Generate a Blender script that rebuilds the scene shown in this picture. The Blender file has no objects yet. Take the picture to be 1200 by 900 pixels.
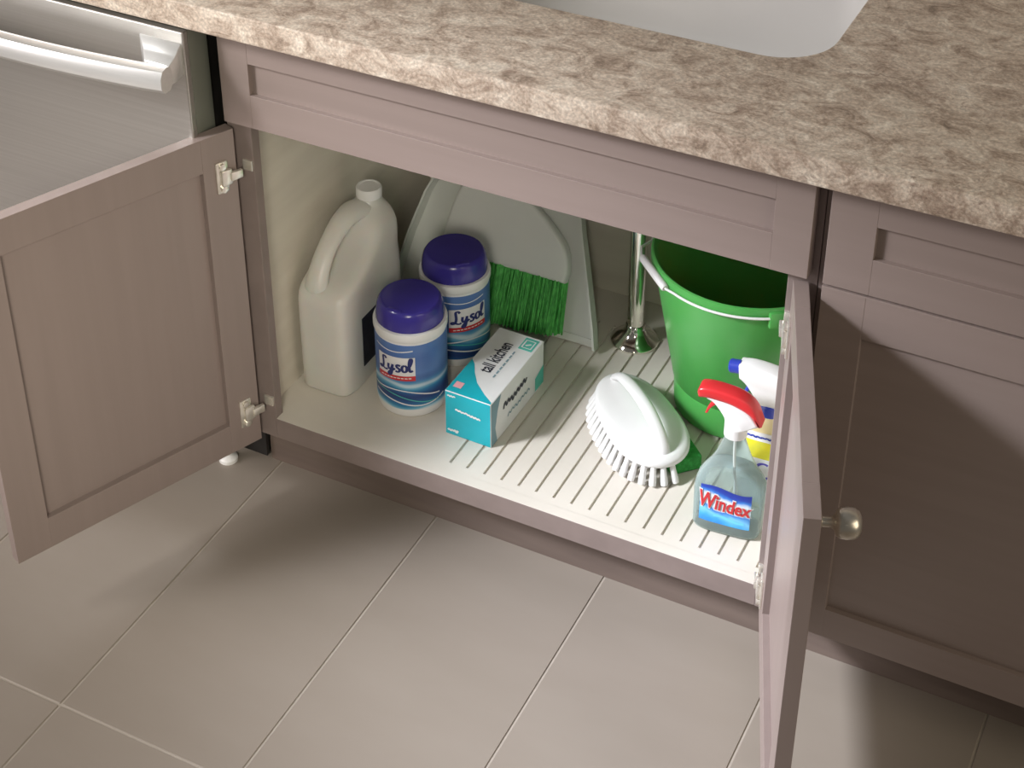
import bpy, bmesh, math, random
from mathutils import Vector, Matrix
random.seed(7)
scene = bpy.context.scene
col = scene.collection
R = math.radians

# ------------------------------------------------------------------ camera
yaw, pitch, roll = 0.46349, -0.53417, 0.00114
fwd = Vector((-math.sin(yaw)*math.cos(pitch), math.cos(yaw)*math.cos(pitch), math.sin(pitch)))
rgt0 = Vector((math.cos(yaw), math.sin(yaw), 0)); up0 = rgt0.cross(fwd)
rgt = rgt0*math.cos(roll) + up0*math.sin(roll); upv = up0*math.cos(roll) - rgt0*math.sin(roll)
cd = bpy.data.cameras.new('camera'); cam = bpy.data.objects.new('camera', cd); col.objects.link(cam)
m = Matrix((rgt, upv, -fwd)).transposed().to_4x4(); m.translation = Vector((1.31773, -1.73954, 1.94472))
cam.matrix_world = m
cd.sensor_width = 36.0; cd.lens = 2008.566/1200*36.0
cd.shift_x = (600-597.95)/1200; cd.shift_y = (157.07-450)/1200
cd.clip_start = 0.05
scene.camera = cam

# ------------------------------------------------------------------ light
w = bpy.data.worlds.new('room_light'); scene.world = w; w.use_nodes = True
bg = w.node_tree.nodes['Background']; bg.inputs[0].default_value = (1.0, 0.95, 0.88, 1); bg.inputs[1].default_value = 0.11
def aim_at(o, pos, aim):
    col.objects.link(o); o.location = pos; o.rotation_euler = (Vector(aim)-Vector(pos)).to_track_quat('-Z', 'Y').to_euler()
def spot(name, pos, aim, energy, cone, soft, color):
    d = bpy.data.lights.new(name, 'SPOT'); d.energy = energy; d.spot_size = R(cone); d.spot_blend = 1.0; d.shadow_soft_size = soft; d.color = color
    aim_at(bpy.data.objects.new(name, d), pos, aim)
def area_fill(name, pos, aim, energy, size, color):
    d = bpy.data.lights.new(name, 'AREA'); d.shape = 'SQUARE'; d.size = size; d.energy = energy; d.color = color
    aim_at(bpy.data.objects.new(name, d), pos, aim)
KD = Vector((1.05, 0.72, -0.95)).normalized()
spot('key_spot_wide', Vector((.72, -.04, .30)) - KD*2.7, (.72, -.04, .30), 175, 42, .24, (1.0, 0.99, 0.95))  # key, direction from the door shadow; unseen fixture, cone shaped to spare left floor
spot('key_spot_narrow', Vector((.85, -.12, .15)) - KD*2.7, (.85, -.12, .15), 440, 30, .24, (.86, .89, 1.0))  # second cone along the key direction, added to brighten the right side
spot('fill_spot_door', (1.2, -2.6, 1.9), (-.25, -.25, .40), 288, 30, .5, (1.0, .94, .80))  # added fill that lifts the left door, no known fixture
area_fill('area_fill_right', (3.0, -.9, 1.6), (.2, 0, .4), 22, 1.5, (1.0, .88, .68))  # soft fill added from the right, no window known there
area_fill('area_fill_left', (-2.0, -1.8, 1.6), (.4, -.2, .45), 56, 1.4, (1.0, .92, .92))  # unseen broad fill, added on the left to balance floor and counter tones
vs = scene.view_settings
vs.view_transform = 'Standard'; vs.look = 'None'; vs.exposure = 0.0; vs.gamma = 1.0; vs.use_curve_mapping = False

# ------------------------------------------------------------------ materials
def lin(c):
    return tuple((v/255/12.92 if v/255 <= 0.04045 else ((v/255+0.055)/1.055)**2.4) for v in c)
def mat(name, rgb, rough=0.5, metal=0.0, **kw):
    mt = bpy.data.materials.new(name); mt.use_nodes = True
    b = mt.node_tree.nodes['Principled BSDF']
    b.inputs['Base Color'].default_value = (*rgb, 1); b.inputs['Roughness'].default_value = rough; b.inputs['Metallic'].default_value = metal
    for k, v in kw.items(): b.inputs[k.replace('_', ' ')].default_value = v
    return mt
def add_noise(mt, c1, c2, scale=(8, 8, 8), detail=4, lo=0.35, hi=0.65, bump=0.0, dist=0.0, bscale=1.0):
    nt = mt.node_tree; N = nt.nodes; b = N['Principled BSDF']
    tc = N.new('ShaderNodeTexCoord'); mp = N.new('ShaderNodeMapping'); mp.inputs['Scale'].default_value = scale
    nz = N.new('ShaderNodeTexNoise'); nz.inputs['Scale'].default_value = 1.0; nz.inputs['Detail'].default_value = detail; nz.inputs['Distortion'].default_value = dist
    cr = N.new('ShaderNodeValToRGB'); cr.color_ramp.elements[0].position = lo; cr.color_ramp.elements[1].position = hi
    cr.color_ramp.elements[0].color = (*c1, 1); cr.color_ramp.elements[1].color = (*c2, 1)
    L = nt.links
    L.new(tc.outputs['Object'], mp.inputs['Vector']); L.new(mp.outputs[0], nz.inputs['Vector']); L.new(nz.outputs['Fac'], cr.inputs[0]); L.new(cr.outputs[0], b.inputs['Base Color'])
    if bump:
        bp = N.new('ShaderNodeBump'); bp.inputs['Strength'].default_value = bump; bp.inputs['Distance'].default_value = 0.001*bscale
        L.new(nz.outputs['Fac'], bp.inputs['Height']); L.new(bp.outputs[0], b.inputs['Normal'])
    return cr
def scl(c, k): return tuple(v*k for v in c)

TAUPE = (0.262, 0.208, 0.190)
M_tau = mat('taupe_paint_horizontal', TAUPE, 0.42); add_noise(M_tau, scl(TAUPE, .97), scl(TAUPE, 1.02), (3, 60, 60), 3, bump=.12)
M_tauv = mat('taupe_paint_vertical', TAUPE, 0.42); add_noise(M_tauv, scl(TAUPE, .97), scl(TAUPE, 1.02), (60, 60, 3), 3, bump=.12)
M_edge = mat('taupe_frame_paint', scl(TAUPE, .9), 0.5); add_noise(M_edge, scl(TAUPE, .84), scl(TAUPE, .95), (20, 20, 20), 3)
M_int = mat('cabinet_interior', (0.50, 0.46, 0.385), 0.5); add_noise(M_int, (0.62, 0.575, 0.49), (0.67, 0.625, 0.535), (4, 4, 30), 4)
M_shelf = mat('ribbed_liner', (0.63, 0.585, 0.51), 0.42); add_noise(M_shelf, (0.66, 0.62, 0.55), (0.71, 0.67, 0.60), (9, 9, 9), 3)
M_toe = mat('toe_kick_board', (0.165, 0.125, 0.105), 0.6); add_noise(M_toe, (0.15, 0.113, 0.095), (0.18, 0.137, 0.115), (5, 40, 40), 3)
M_tile = mat('floor_tile_glaze', (0.33, 0.285, 0.23), 0.36); add_noise(M_tile, (0.272, 0.236, 0.199), (0.297, 0.260, 0.222), (2.2, 6, 4), 5)
M_grout = mat('grout', (0.50, 0.46, 0.39), 0.9); add_noise(M_grout, (.37, .33, .28), (.42, .375, .32), (60, 60, 60), 2)
M_steel = mat('brushed_steel', (0.57, 0.56, 0.53), 0.38, 0.85); add_noise(M_steel, (0.52, 0.505, 0.475), (0.56, 0.545, 0.515), (2, 2, 300), 2)
M_steelh = mat('handle_steel', (0.80, 0.80, 0.79), 0.30, 0.65); add_noise(M_steelh, (0.80, 0.80, 0.79), (0.84, 0.84, 0.83), (2, 200, 200), 2)
M_dwside = mat('dishwasher_side_trim', (0.20, 0.21, 0.175), 0.5, 0.3); add_noise(M_dwside, (.18, .19, .155), (.22, .23, .195), (200, 2, 2), 2)
M_black = mat('black_gap', (0.012, 0.011, 0.010), 0.6)
add_noise(M_black, (.010, .009, .008), (.016, .014, .013), (30, 30, 30), 2)
M_nickel = mat('hinge_nickel', (0.82, 0.79, 0.72), 0.25, 0.7); add_noise(M_nickel, (.78, .74, .66), (.88, .85, .78), (90, 90, 90), 2)
M_knob = mat('satin_nickel_knob', (0.62, 0.58, 0.51), 0.32, 0.9); add_noise(M_knob, (.59, .55, .48), (.65, .61, .54), (50, 50, 50), 2)
M_chrome = mat('chrome', (0.86, 0.83, 0.76), 0.08, 1.0); add_noise(M_chrome, (.84, .81, .74), (.88, .85, .78), (20, 20, 20), 2)
M_sink = mat('white_sink', (0.74, 0.73, 0.71), 0.25); add_noise(M_sink, (.82, .815, .81), (.84, .835, .83), (5, 5, 5), 2)
M_wall = mat('painted_wall', (0.62, 0.58, 0.51), 0.8); add_noise(M_wall, (.60, .56, .49), (.64, .60, .53), (40, 40, 40), 3)
M_jug = mat('milky_plastic', (0.66, 0.645, 0.60), 0.38, Subsurface_Weight=0.15); add_noise(M_jug, (.645, .63, .585), (.675, .66, .615), (12, 12, 12), 2)
M_white = mat('white_plastic', (0.80, 0.80, 0.79), 0.32); add_noise(M_white, (.785, .785, .775), (.815, .815, .805), (15, 15, 15), 2)
M_pan = mat('pale_grey_plastic', (0.60, 0.62, 0.585), 0.4); add_noise(M_pan, (.66, .68, .64), (.70, .72, .68), (12, 12, 12), 2)
M_broomw = mat('broom_white_plastic', (0.66, 0.68, 0.655), 0.4); add_noise(M_broomw, (.76, .775, .745), (.79, .805, .775), (12, 12, 12), 2)
M_lid = mat('violet_blue_lid', lin((58, 50, 138)), 0.22); add_noise(M_lid, lin((55, 47, 133)), lin((62, 54, 144)), (10, 10, 10), 2)
M_grnb = mat('green_bristle', lin((38, 140, 46)), 0.55); add_noise(M_grnb, lin((44, 148, 50)), lin((84, 196, 84)), (220, 220, 8), 2)
M_bucket = mat('green_bucket', lin((66, 170, 72)), 0.33, Subsurface_Weight=0.08); add_noise(M_bucket, lin((76, 164, 78)), lin((90, 176, 90)), (6, 6, 6), 3)
M_sponge = mat('green_sponge', lin((44, 142, 58)), 0.9); add_noise(M_sponge, lin((36, 124, 48)), lin((54, 156, 68)), (150, 150, 150), 3, bump=.6)
M_red = mat('red_plastic', lin((206, 48, 52)), 0.3); add_noise(M_red, lin((202, 46, 50)), lin((212, 52, 56)), (15, 15, 15), 2)
M_blue = mat('blue_plastic', lin((50, 66, 170)), 0.3); add_noise(M_blue, lin((46, 62, 164)), lin((54, 70, 176)), (15, 15, 15), 2)
M_ink = mat('dark_ink', (0.03, 0.035, 0.05), 0.5); add_noise(M_ink, (.027, .032, .047), (.033, .038, .053), (50, 50, 50), 2)
M_inkb = mat('navy_ink', lin((38, 48, 110)), 0.5); add_noise(M_inkb, lin((36, 46, 106)), lin((40, 50, 114)), (50, 50, 50), 2)
M_paperw = mat('label_white', (0.80, 0.80, 0.80), 0.4); add_noise(M_paperw, (.78, .78, .78), (.82, .82, .82), (50, 50, 50), 2)
M_redp = mat('label_red', lin((196, 46, 52)), 0.4); add_noise(M_redp, lin((190, 44, 50)), lin((202, 48, 54)), (50, 50, 50), 2)
M_teal = mat('carton_teal', lin((26, 172, 188)), 0.42); add_noise(M_teal, lin((24, 168, 184)), lin((28, 176, 192)), (20, 20, 20), 2)
M_carton = mat('carton_white', (0.74, 0.75, 0.74), 0.45); add_noise(M_carton, (.72, .73, .72), (.76, .77, .76), (20, 20, 20), 2)
M_grey = mat('carton_print_grey', lin((120, 150, 160)), 0.5); add_noise(M_grey, lin((116, 146, 156)), lin((124, 154, 164)), (20, 20, 20), 2)
M_tealg = mat('carton_print_green', lin((84, 186, 170)), 0.5); add_noise(M_tealg, lin((80, 182, 166)), lin((88, 190, 174)), (20, 20, 20), 2)
M_yel = mat('label_yellow', lin((222, 216, 60)), 0.4); add_noise(M_yel, lin((206, 206, 70)), lin((236, 224, 52)), (40, 40, 40), 2)
M_cream = mat('bottle_cream', lin((238, 222, 170)), 0.35); add_noise(M_cream, lin((234, 216, 160)), lin((242, 228, 180)), (20, 20, 20), 2)
M_blk = mat('jug_label_black', (0.02, 0.02, 0.03), 0.4); add_noise(M_blk, (.014, .014, .022), (.03, .03, .042), (60, 60, 60), 3)

# mottled stone laminate
M_ctr = mat('mottled_laminate', (0.4, 0.33, 0.26), 0.38)
def counter_nodes(mt):
    nt = mt.node_tree; N = nt.nodes; L = nt.links; b = N['Principled BSDF']
    tc = N.new('ShaderNodeTexCoord'); mp = N.new('ShaderNodeMapping'); mp.inputs['Rotation'].default_value = (0, 0, R(12)); mp.inputs['Scale'].default_value = (21, 30, 30)
    L.new(tc.outputs['Object'], mp.inputs['Vector'])
    n1 = N.new('ShaderNodeTexNoise'); n1.inputs['Scale'].default_value = 1; n1.inputs['Detail'].default_value = 9; n1.inputs['Roughness'].default_value = .78; n1.inputs['Distortion'].default_value = .75
    L.new(mp.outputs[0], n1.inputs['Vector'])
    r1 = N.new('ShaderNodeValToRGB'); e = r1.color_ramp.elements
    e[0].position = .33; e[0].color = (0.190, 0.142, 0.108, 1); e[1].position = .72; e[1].color = (0.78, 0.72, 0.64, 1)
    for pz, c in ((.42, (0.345, 0.270, 0.213)), (.50, (0.48, 0.400, 0.328)), (.60, (0.60, 0.53, 0.447))):
        q = e.new(pz); q.color = (*c, 1)
    L.new(n1.outputs['Fac'], r1.inputs[0])
    n2 = N.new('ShaderNodeTexNoise'); n2.inputs['Scale'].default_value = 3.4; n2.inputs['Detail'].default_value = 6; n2.inputs['Roughness'].default_value = .7; n2.inputs['Distortion'].default_value = .8
    L.new(mp.outputs[0], n2.inputs['Vector'])
    r2 = N.new('ShaderNodeValToRGB'); r2.color_ramp.elements[0].position = .50; r2.color_ramp.elements[1].position = .64
    L.new(n2.outputs['Fac'], r2.inputs[0])
    n3 = N.new('ShaderNodeTexNoise'); n3.inputs['Scale'].default_value = .28; n3.inputs['Detail'].default_value = 3
    L.new(mp.outputs[0], n3.inputs['Vector'])
    r3 = N.new('ShaderNodeMapRange'); r3.inputs[1].default_value = .40; r3.inputs[2].default_value = .66; r3.inputs[4].default_value = .85; L.new(n3.outputs['Fac'], r3.inputs[0])
    mul = N.new('ShaderNodeMath'); mul.operation = 'MULTIPLY'; L.new(r2.outputs[0], mul.inputs[0]); L.new(r3.outputs[0], mul.inputs[1])
    mx = N.new('ShaderNodeMix'); mx.data_type = 'RGBA'; L.new(mul.outputs[0], mx.inputs[0]); L.new(r1.outputs[0], mx.inputs[6]); mx.inputs[7].default_value = (0.25, 0.180, 0.142, 1)
    n4 = N.new('ShaderNodeTexNoise'); n4.inputs['Scale'].default_value = 260; n4.inputs['Detail'].default_value = 3; L.new(tc.outputs['Object'], n4.inputs['Vector'])
    r4 = N.new('ShaderNodeMapRange'); r4.inputs[1].default_value = .3; r4.inputs[2].default_value = .7; r4.inputs[3].default_value = .86; r4.inputs[4].default_value = 1.42; L.new(n4.outputs['Fac'], r4.inputs[0])
    vm = N.new('ShaderNodeVectorMath'); vm.operation = 'SCALE'; L.new(mx.outputs[2], vm.inputs[0]); L.new(r4.outputs[0], vm.inputs['Scale'])
    L.new(vm.outputs[0], b.inputs['Base Color'])
counter_nodes(M_ctr)

# printed blue wave wrap of the wipes canisters
def wave_label(name, seed):
    mt = mat(name, (0.1, 0.2, 0.5), 0.35); nt = mt.node_tree; N = nt.nodes; L = nt.links; b = N['Principled BSDF']
    tc = N.new('ShaderNodeTexCoord'); mp = N.new('ShaderNodeMapping'); mp.inputs['Location'].default_value = (seed, 0, 0); mp.inputs['Scale'].default_value = (7, 7, 14)
    L.new(tc.outputs['Object'], mp.inputs[0])
    wv = N.new('ShaderNodeTexWave'); wv.wave_type = 'BANDS'; wv.bands_direction = 'Z'; wv.inputs['Scale'].default_value = .5; wv.inputs['Distortion'].default_value = 5.5; wv.inputs['Detail'].default_value = 2.5; wv.inputs['Detail Scale'].default_value = 1.3
    L.new(mp.outputs[0], wv.inputs['Vector'])
    r1 = N.new('ShaderNodeValToRGB'); e = r1.color_ramp.elements
    e[0].position = 0; e[0].color = (*lin((34, 62, 120)), 1); e[1].position = 1; e[1].color = (*lin((205, 226, 234)), 1)
    for pz, c in ((.40, (38, 96, 152)), (.75, (50, 132, 176)), (.93, (110, 176, 204))):
        q = e.new(pz); q.color = (*lin(c), 1)
    L.new(wv.outputs['Color'], r1.inputs[0])
    sp = N.new('ShaderNodeSeparateXYZ'); L.new(tc.outputs['Object'], sp.inputs[0])
    rz = N.new('ShaderNodeMapRange'); rz.inputs[1].default_value = .06; rz.inputs[2].default_value = .09; L.new(sp.outputs[2], rz.inputs[0])
    n2 = N.new('ShaderNodeTexNoise'); n2.inputs['Scale'].default_value = 12; L.new(tc.outputs['Object'], n2.inputs['Vector'])
    r2 = N.new('ShaderNodeValToRGB'); r2.color_ramp.elements[0].position = .3; r2.color_ramp.elements[1].position = .7
    r2.color_ramp.elements[0].color = (*lin((58, 92, 160)), 1); r2.color_ramp.elements[1].color = (*lin((104, 142, 196)), 1)
    L.new(n2.outputs['Fac'], r2.inputs[0])
    mx = N.new('ShaderNodeMix'); mx.data_type = 'RGBA'; L.new(rz.outputs[0], mx.inputs[0]); L.new(r1.outputs[0], mx.inputs[6]); L.new(r2.outputs[0], mx.inputs[7])
    L.new(mx.outputs[2], b.inputs['Base Color'])
    return mt

# swirling print of the window cleaner label
def swirl_label():
    mt = mat('window_cleaner_label', (0.1, 0.3, 0.8), 0.35); nt = mt.node_tree; N = nt.nodes; L = nt.links; b = N['Principled BSDF']
    tc = N.new('ShaderNodeTexCoord'); sp = N.new('ShaderNodeSeparateXYZ'); L.new(tc.outputs['Object'], sp.inputs[0])
    nz = N.new('ShaderNodeTexNoise'); nz.inputs['Scale'].default_value = 40; nz.inputs['Detail'].default_value = 2; L.new(tc.outputs['Object'], nz.inputs['Vector'])
    a = N.new('ShaderNodeMath'); a.operation = 'MULTIPLY_ADD'; a.inputs[1].default_value = .022; L.new(nz.outputs['Fac'], a.inputs[0]); L.new(sp.outputs[2], a.inputs[2])
    s = N.new('ShaderNodeMath'); s.operation = 'MULTIPLY_ADD'; s.inputs[1].default_value = .16; L.new(sp.outputs[0], s.inputs[0]); L.new(a.outputs[0], s.inputs[2])
    mr = N.new('ShaderNodeMapRange'); mr.inputs[1].default_value = .031; mr.inputs[2].default_value = .105; L.new(s.outputs[0], mr.inputs[0])
    r = N.new('ShaderNodeValToRGB'); e = r.color_ramp.elements
    e[0].position = 0; e[0].color = (*lin((40, 130, 215)), 1); e[1].position = 1; e[1].color = (*lin((34, 52, 150)), 1)
    for pz, c in ((.14, (60, 165, 235)), (.27, (120, 200, 245)), (.38, (48, 120, 205)), (.47, (210, 232, 248)), (.66, (225, 238, 250)), (.76, (60, 130, 215)), (.86, (38, 66, 170))):
        q = e.new(pz); q.color = (*lin(c), 1)
    L.new(mr.outputs[0], r.inputs[0]); L.new(r.outputs[0], b.inputs['Base Color'])
    return mt

def clear(name, tint, opac, rough=0.08):
    mt = mat(name, tint, rough); nt = mt.node_tree; N = nt.nodes; L = nt.links; b = N['Principled BSDF']
    tr = N.new('ShaderNodeBsdfTransparent'); tr.inputs[0].default_value = (*[0.55+0.45*min(1, t*1.15) for t in tint], 1)
    fr = N.new('ShaderNodeFresnel'); fr.inputs[0].default_value = 1.35
    ad = N.new('ShaderNodeMath'); ad.operation = 'ADD'; ad.use_clamp = True; ad.inputs[1].default_value = opac; L.new(fr.outputs[0], ad.inputs[0])
    mx = N.new('ShaderNodeMixShader'); L.new(ad.outputs[0], mx.inputs[0]); L.new(tr.outputs[0], mx.inputs[1]); L.new(b.outputs[0], mx.inputs[2])
    L.new(mx.outputs[0], N['Material Output'].inputs[0])
    return mt
M_clear = clear('clear_bottle_plastic', (0.66, 0.75, 0.71), 0.14)
M_liq = clear('pale_blue_liquid', (0.56, 0.67, 0.69), 0.20)

# ------------------------------------------------------------------ mesh helpers
def finish(bm, smooth=None):
    bmesh.ops.recalc_face_normals(bm, faces=bm.faces[:])
    if smooth:
        for f in bm.faces: f.smooth = True
        for e in bm.edges:
            if len(e.link_faces) == 2 and e.calc_face_angle(0) > smooth: e.smooth = False
def obj(name, bm, material, parent=None, smooth=None):
    finish(bm, smooth)
    me = bpy.data.meshes.new(name); bm.to_mesh(me); bm.free()
    o = bpy.data.objects.new(name, me); col.objects.link(o)
    if material: me.materials.append(material)
    if parent: o.parent = parent
    return o
def tag(o, label=None, cat=None, group=None, kind=None):
    if label: o['label'] = label
    if cat: o['category'] = cat
    if group: o['group'] = group
    if kind: o['kind'] = kind
    return o
def thing(name, loc, label, cat, rz=0, group=None):
    o = bpy.data.objects.new(name, None); o.empty_display_size = .05; col.objects.link(o)
    o.location = loc; o.rotation_euler = (0, 0, rz)
    return tag(o, label, cat, group)
def add_box(bm, x0, x1, y0, y1, z0, z1, bev=0.0, seg=2):
    t = bmesh.new()
    v = [t.verts.new((x, y, z)) for z in (z0, z1) for y in (y0, y1) for x in (x0, x1)]
    for q in ((0, 2, 3, 1), (4, 5, 7, 6), (0, 1, 5, 4), (2, 6, 7, 3), (0, 4, 6, 2), (1, 3, 7, 5)): t.faces.new([v[i] for i in q])
    if bev: bmesh.ops.bevel(t, geom=t.edges[:], offset=bev, segments=seg, profile=.5, affect='EDGES')
    merge(bm, t)
def merge(bm, t, M=None):
    me = bpy.data.meshes.new('tmp'); t.to_mesh(me); t.free()
    if M is not None: me.transform(M)
    bm.from_mesh(me); bpy.data.meshes.remove(me)
def box(*a, **k):
    bm = bmesh.new(); add_box(bm, *a, **k); return bm
def rings(bm, secs, cap0=True, cap1=True, closed=False):
    rv = [[bm.verts.new(p) for p in s] for s in secs]; n = len(rv[0])
    pairs = list(zip(rv[:-1], rv[1:])) + ([(rv[-1], rv[0])] if closed else [])
    for a, b in pairs:
        for i in range(n): bm.faces.new((a[i], a[(i+1) % n], b[(i+1) % n], b[i]))
    if not closed:
        if cap0: bm.faces.new(rv[0][::-1])
        if cap1: bm.faces.new(rv[-1])
    return bm
def lathe(prof, n=48, cap0=True, cap1=True, c=(0, 0), closed=False):
    bm = bmesh.new()
    return rings(bm, [[(c[0]+r*math.cos(2*math.pi*i/n), c[1]+r*math.sin(2*math.pi*i/n), z) for i in range(n)] for r, z in prof], cap0, cap1, closed)
def sup(cx, cy, hx, hy, z, e=4, n=48):
    out = []
    for i in range(n):
        t = 2*math.pi*i/n; c, s = math.cos(t), math.sin(t)
        out.append((cx+hx*math.copysign(abs(c)**(2/e), c), cy+hy*math.copysign(abs(s)**(2/e), s), z))
    return out
def loft(secs, **k): return rings(bmesh.new(), secs, **k)
def rrect(x0, x1, y0, y1, r, n=8):
    pts = []
    for cx, cy, a0 in ((x1-r, y1-r, 0), (x0+r, y1-r, 90), (x0+r, y0+r, 180), (x1-r, y0+r, 270)):
        for i in range(n+1):
            a = R(a0+90*i/n); pts.append((cx+r*math.cos(a), cy+r*math.sin(a)))
    return pts
def tube(bm, path, rad, n=12, flat=1.0, upd=None, caps=True):
    path = [Vector(p) for p in path]; secs = []
    if not hasattr(rad, '__len__'): rad = [rad]*len(path)
    ref = Vector(upd) if upd else None
    for i, p in enumerate(path):
        t = (path[min(i+1, len(path)-1)] - path[max(i-1, 0)]).normalized()
        u = ref or (Vector((0, 0, 1)) if abs(t.z) < .95 else Vector((1, 0, 0)))
        s = t.cross(u).normalized(); v = s.cross(t)
        secs.append([p + s*(rad[i]*math.cos(2*math.pi*k/n)) + v*(rad[i]*flat*math.sin(2*math.pi*k/n)) for k in range(n)])
    return rings(bm, secs, caps, caps)
def extrude_poly(pts, d, bev=0.0, seg=2):
    """polygon in the XZ plane, thickness d along +Y from y=0"""
    bm = bmesh.new(); a = [bm.verts.new((x, 0, z)) for x, z in pts]; f = bm.faces.new(a)
    r = bmesh.ops.extrude_face_region(bm, geom=[f]); vs_ = [e for e in r['geom'] if isinstance(e, bmesh.types.BMVert)]
    bmesh.ops.translate(bm, verts=vs_, vec=(0, d, 0))
    if bev:
        es = [e for e in bm.edges if abs(e.verts[0].co.y - e.verts[1].co.y) < 1e-6]
        bmesh.ops.bevel(bm, geom=es, offset=bev, segments=seg, profile=.5, affect='EDGES')
    return bm
def spline(pts, n=8):
    out = []; P = [Vector(p) for p in pts]; P = [2*P[0]-P[1]] + P + [2*P[-1]-P[-2]]
    for i in range(1, len(P)-2):
        a, b, c, d = P[i-1:i+3]
        for k in range(n):
            t = k/n
            out.append(.5*((2*b)+(c-a)*t+(2*a-5*b+4*c-d)*t*t+(3*b-a-3*c+d)*t**3))
    out.append(P[-2]); return out
def text_bm(body, size, shear=0.0, offset=0.0):
    cu = bpy.data.curves.new('text', 'FONT'); cu.body = body; cu.size = size; cu.shear = shear; cu.offset = offset
    cu.align_x = 'CENTER'; cu.align_y = 'CENTER'; cu.resolution_u = 4
    o = bpy.data.objects.new('text', cu); col.objects.link(o)
    dg = bpy.context.evaluated_depsgraph_get(); me = bpy.data.meshes.new_from_object(o.evaluated_get(dg))
    bm = bmesh.new(); bm.from_mesh(me); bpy.data.meshes.remove(me); bpy.data.objects.remove(o); bpy.data.curves.remove(cu)
    return bm
def ribbon(bm, pts, wd):
    """flat ribbon in XY along a 2D polyline"""
    P = [Vector((p[0], p[1], 0)) for p in pts]; L_, R_ = [], []
    for i, p in enumerate(P):
        t = (P[min(i+1, len(P)-1)]-P[max(i-1, 0)]).normalized(); nrm = Vector((-t.y, t.x, 0))
        ww = wd*(0.75+.5*abs(t.y)); L_.append(bm.verts.new(p+nrm*ww/2)); R_.append(bm.verts.new(p-nrm*ww/2))
    for i in range(len(P)-1): bm.faces.new((L_[i], R_[i], R_[i+1], L_[i+1]))
def mapv(bm, fn):
    for v in bm.verts: v.co = Vector(fn(v.co))
    return bm
def copies(src, parent, mats_):
    """copies of one piece that share its mesh"""
    for i, mx in enumerate(mats_):
        if i == 0: o = src
        else: o = src.copy(); col.objects.link(o); o.parent = parent
        o.matrix_local = mx

# ------------------------------------------------------------------ floor of tiles, back wall
fl = obj('floor', box(-1.35, 2.5, -2.75, .62, -.03, -.0015), M_grout); tag(fl, 'beige tiled kitchen floor with pale grout lines', 'floor', kind='structure')
TX, TY, G = .2965, .60, .0028
tproto = obj('floor_tile', box(0, TX-G, 0, TY-G, -.012, 0, bev=.0011, seg=1), M_tile, fl)
tm = []
for i in range(-4, 8):
    x = -.0105 + i*TX
    off = -.5155
    for j in range(-4, 2):
        y = off + j*TY
        if y + TY > .62 or y < -2.75: continue
        tm.append(Matrix.Translation((x+G/2, y+G/2, 0)))
copies(tproto, fl, tm)
wl = obj('wall_back', box(-1.35, 2.5, .62, .70, 0, 2.4), M_wall); tag(wl, 'plain painted wall behind the cabinets', 'wall', kind='structure')

# ------------------------------------------------------------------ shaker fronts
def shaker(name, x0, x1, z0, z1, sw, yb, th, parent, bot=None, top=None):
    """frame mesh (two stiles, two rails) lying from yb-th to yb, returns it with a recessed panel child"""
    bot = bot or sw; top = top or sw
    bm = bmesh.new(); e = .0006
    add_box(bm, x0, x0+sw, yb-th, yb, z0, z1, e); add_box(bm, x1-sw, x1, yb-th, yb, z0, z1, e)
    add_box(bm, x0+sw-.0002, x1-sw+.0002, yb-th+.0002, yb-.0002, z0, z0+bot, e); add_box(bm, x0+sw-.0002, x1-sw+.0002, yb-th+.0002, yb-.0002, z1-top, z1, e)
    fr = obj(name, bm, M_tau, parent)
    obj('panel', box(x0+sw-.006, x1-sw+.006, yb-th+.0080, yb-.0065, z0+bot-.006, z1-top+.006), M_tau, fr)
    return fr
def knob_bm():
    bm = lathe([(.0085, 0), (.0085, .002), (.0058, .004), (.0056, .013), (.0085, .0165), (.0148, .0195), (.0166, .0235), (.0174, .030), (.0168, .0375), (.0140, .0425), (.0085, .0450), (.003, .0455)], 28)
    return bm

def side_bm(x0, x1):
    bm = bmesh.new(); add_box(bm, x0, x1, .0192, .575, ZR, .868); add_box(bm, x0, x1, .0755, .575, 0, ZR); return bm

# ------------------------------------------------------------------ sink cabinet
ZS, ZR, ZF = .1529, .1133, .708           # shelf top, rail bottom, false front bottom
sc = thing('sink_cabinet', (0, 0, 0), 'open taupe sink base cabinet with two swung out shaker doors and ribbed white shelf', 'cabinet')
XL, XR_ = -.0115, .8785
obj('stile', box(XL, .0296, 0, .019, ZR, .868, bev=.0006, seg=1), M_edge, sc)
obj('stile', box(.8400, XR_, 0, .019, ZR, .868, bev=.0006, seg=1), M_edge, sc)
obj('rail', box(.0296, .84, .0003, .0187, ZR, ZS-.0001, bev=.0006, seg=1), M_edge, sc)
obj('rail', box(.0296, .84, .0003, .0187, .738, .868, bev=.0006, seg=1), M_edge, sc)
obj('side_panel', side_bm(XL, .0057), M_int, sc)
obj('side_panel', side_bm(.862, XR_), M_int, sc)
obj('back_panel', box(.0058, .8618, .560, .566, ZR, .868), M_int, sc)
obj('toe_kick', box(-.0305, XR_, .060, .075, .0005, ZR-.0005), M_toe, sc)
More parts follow.
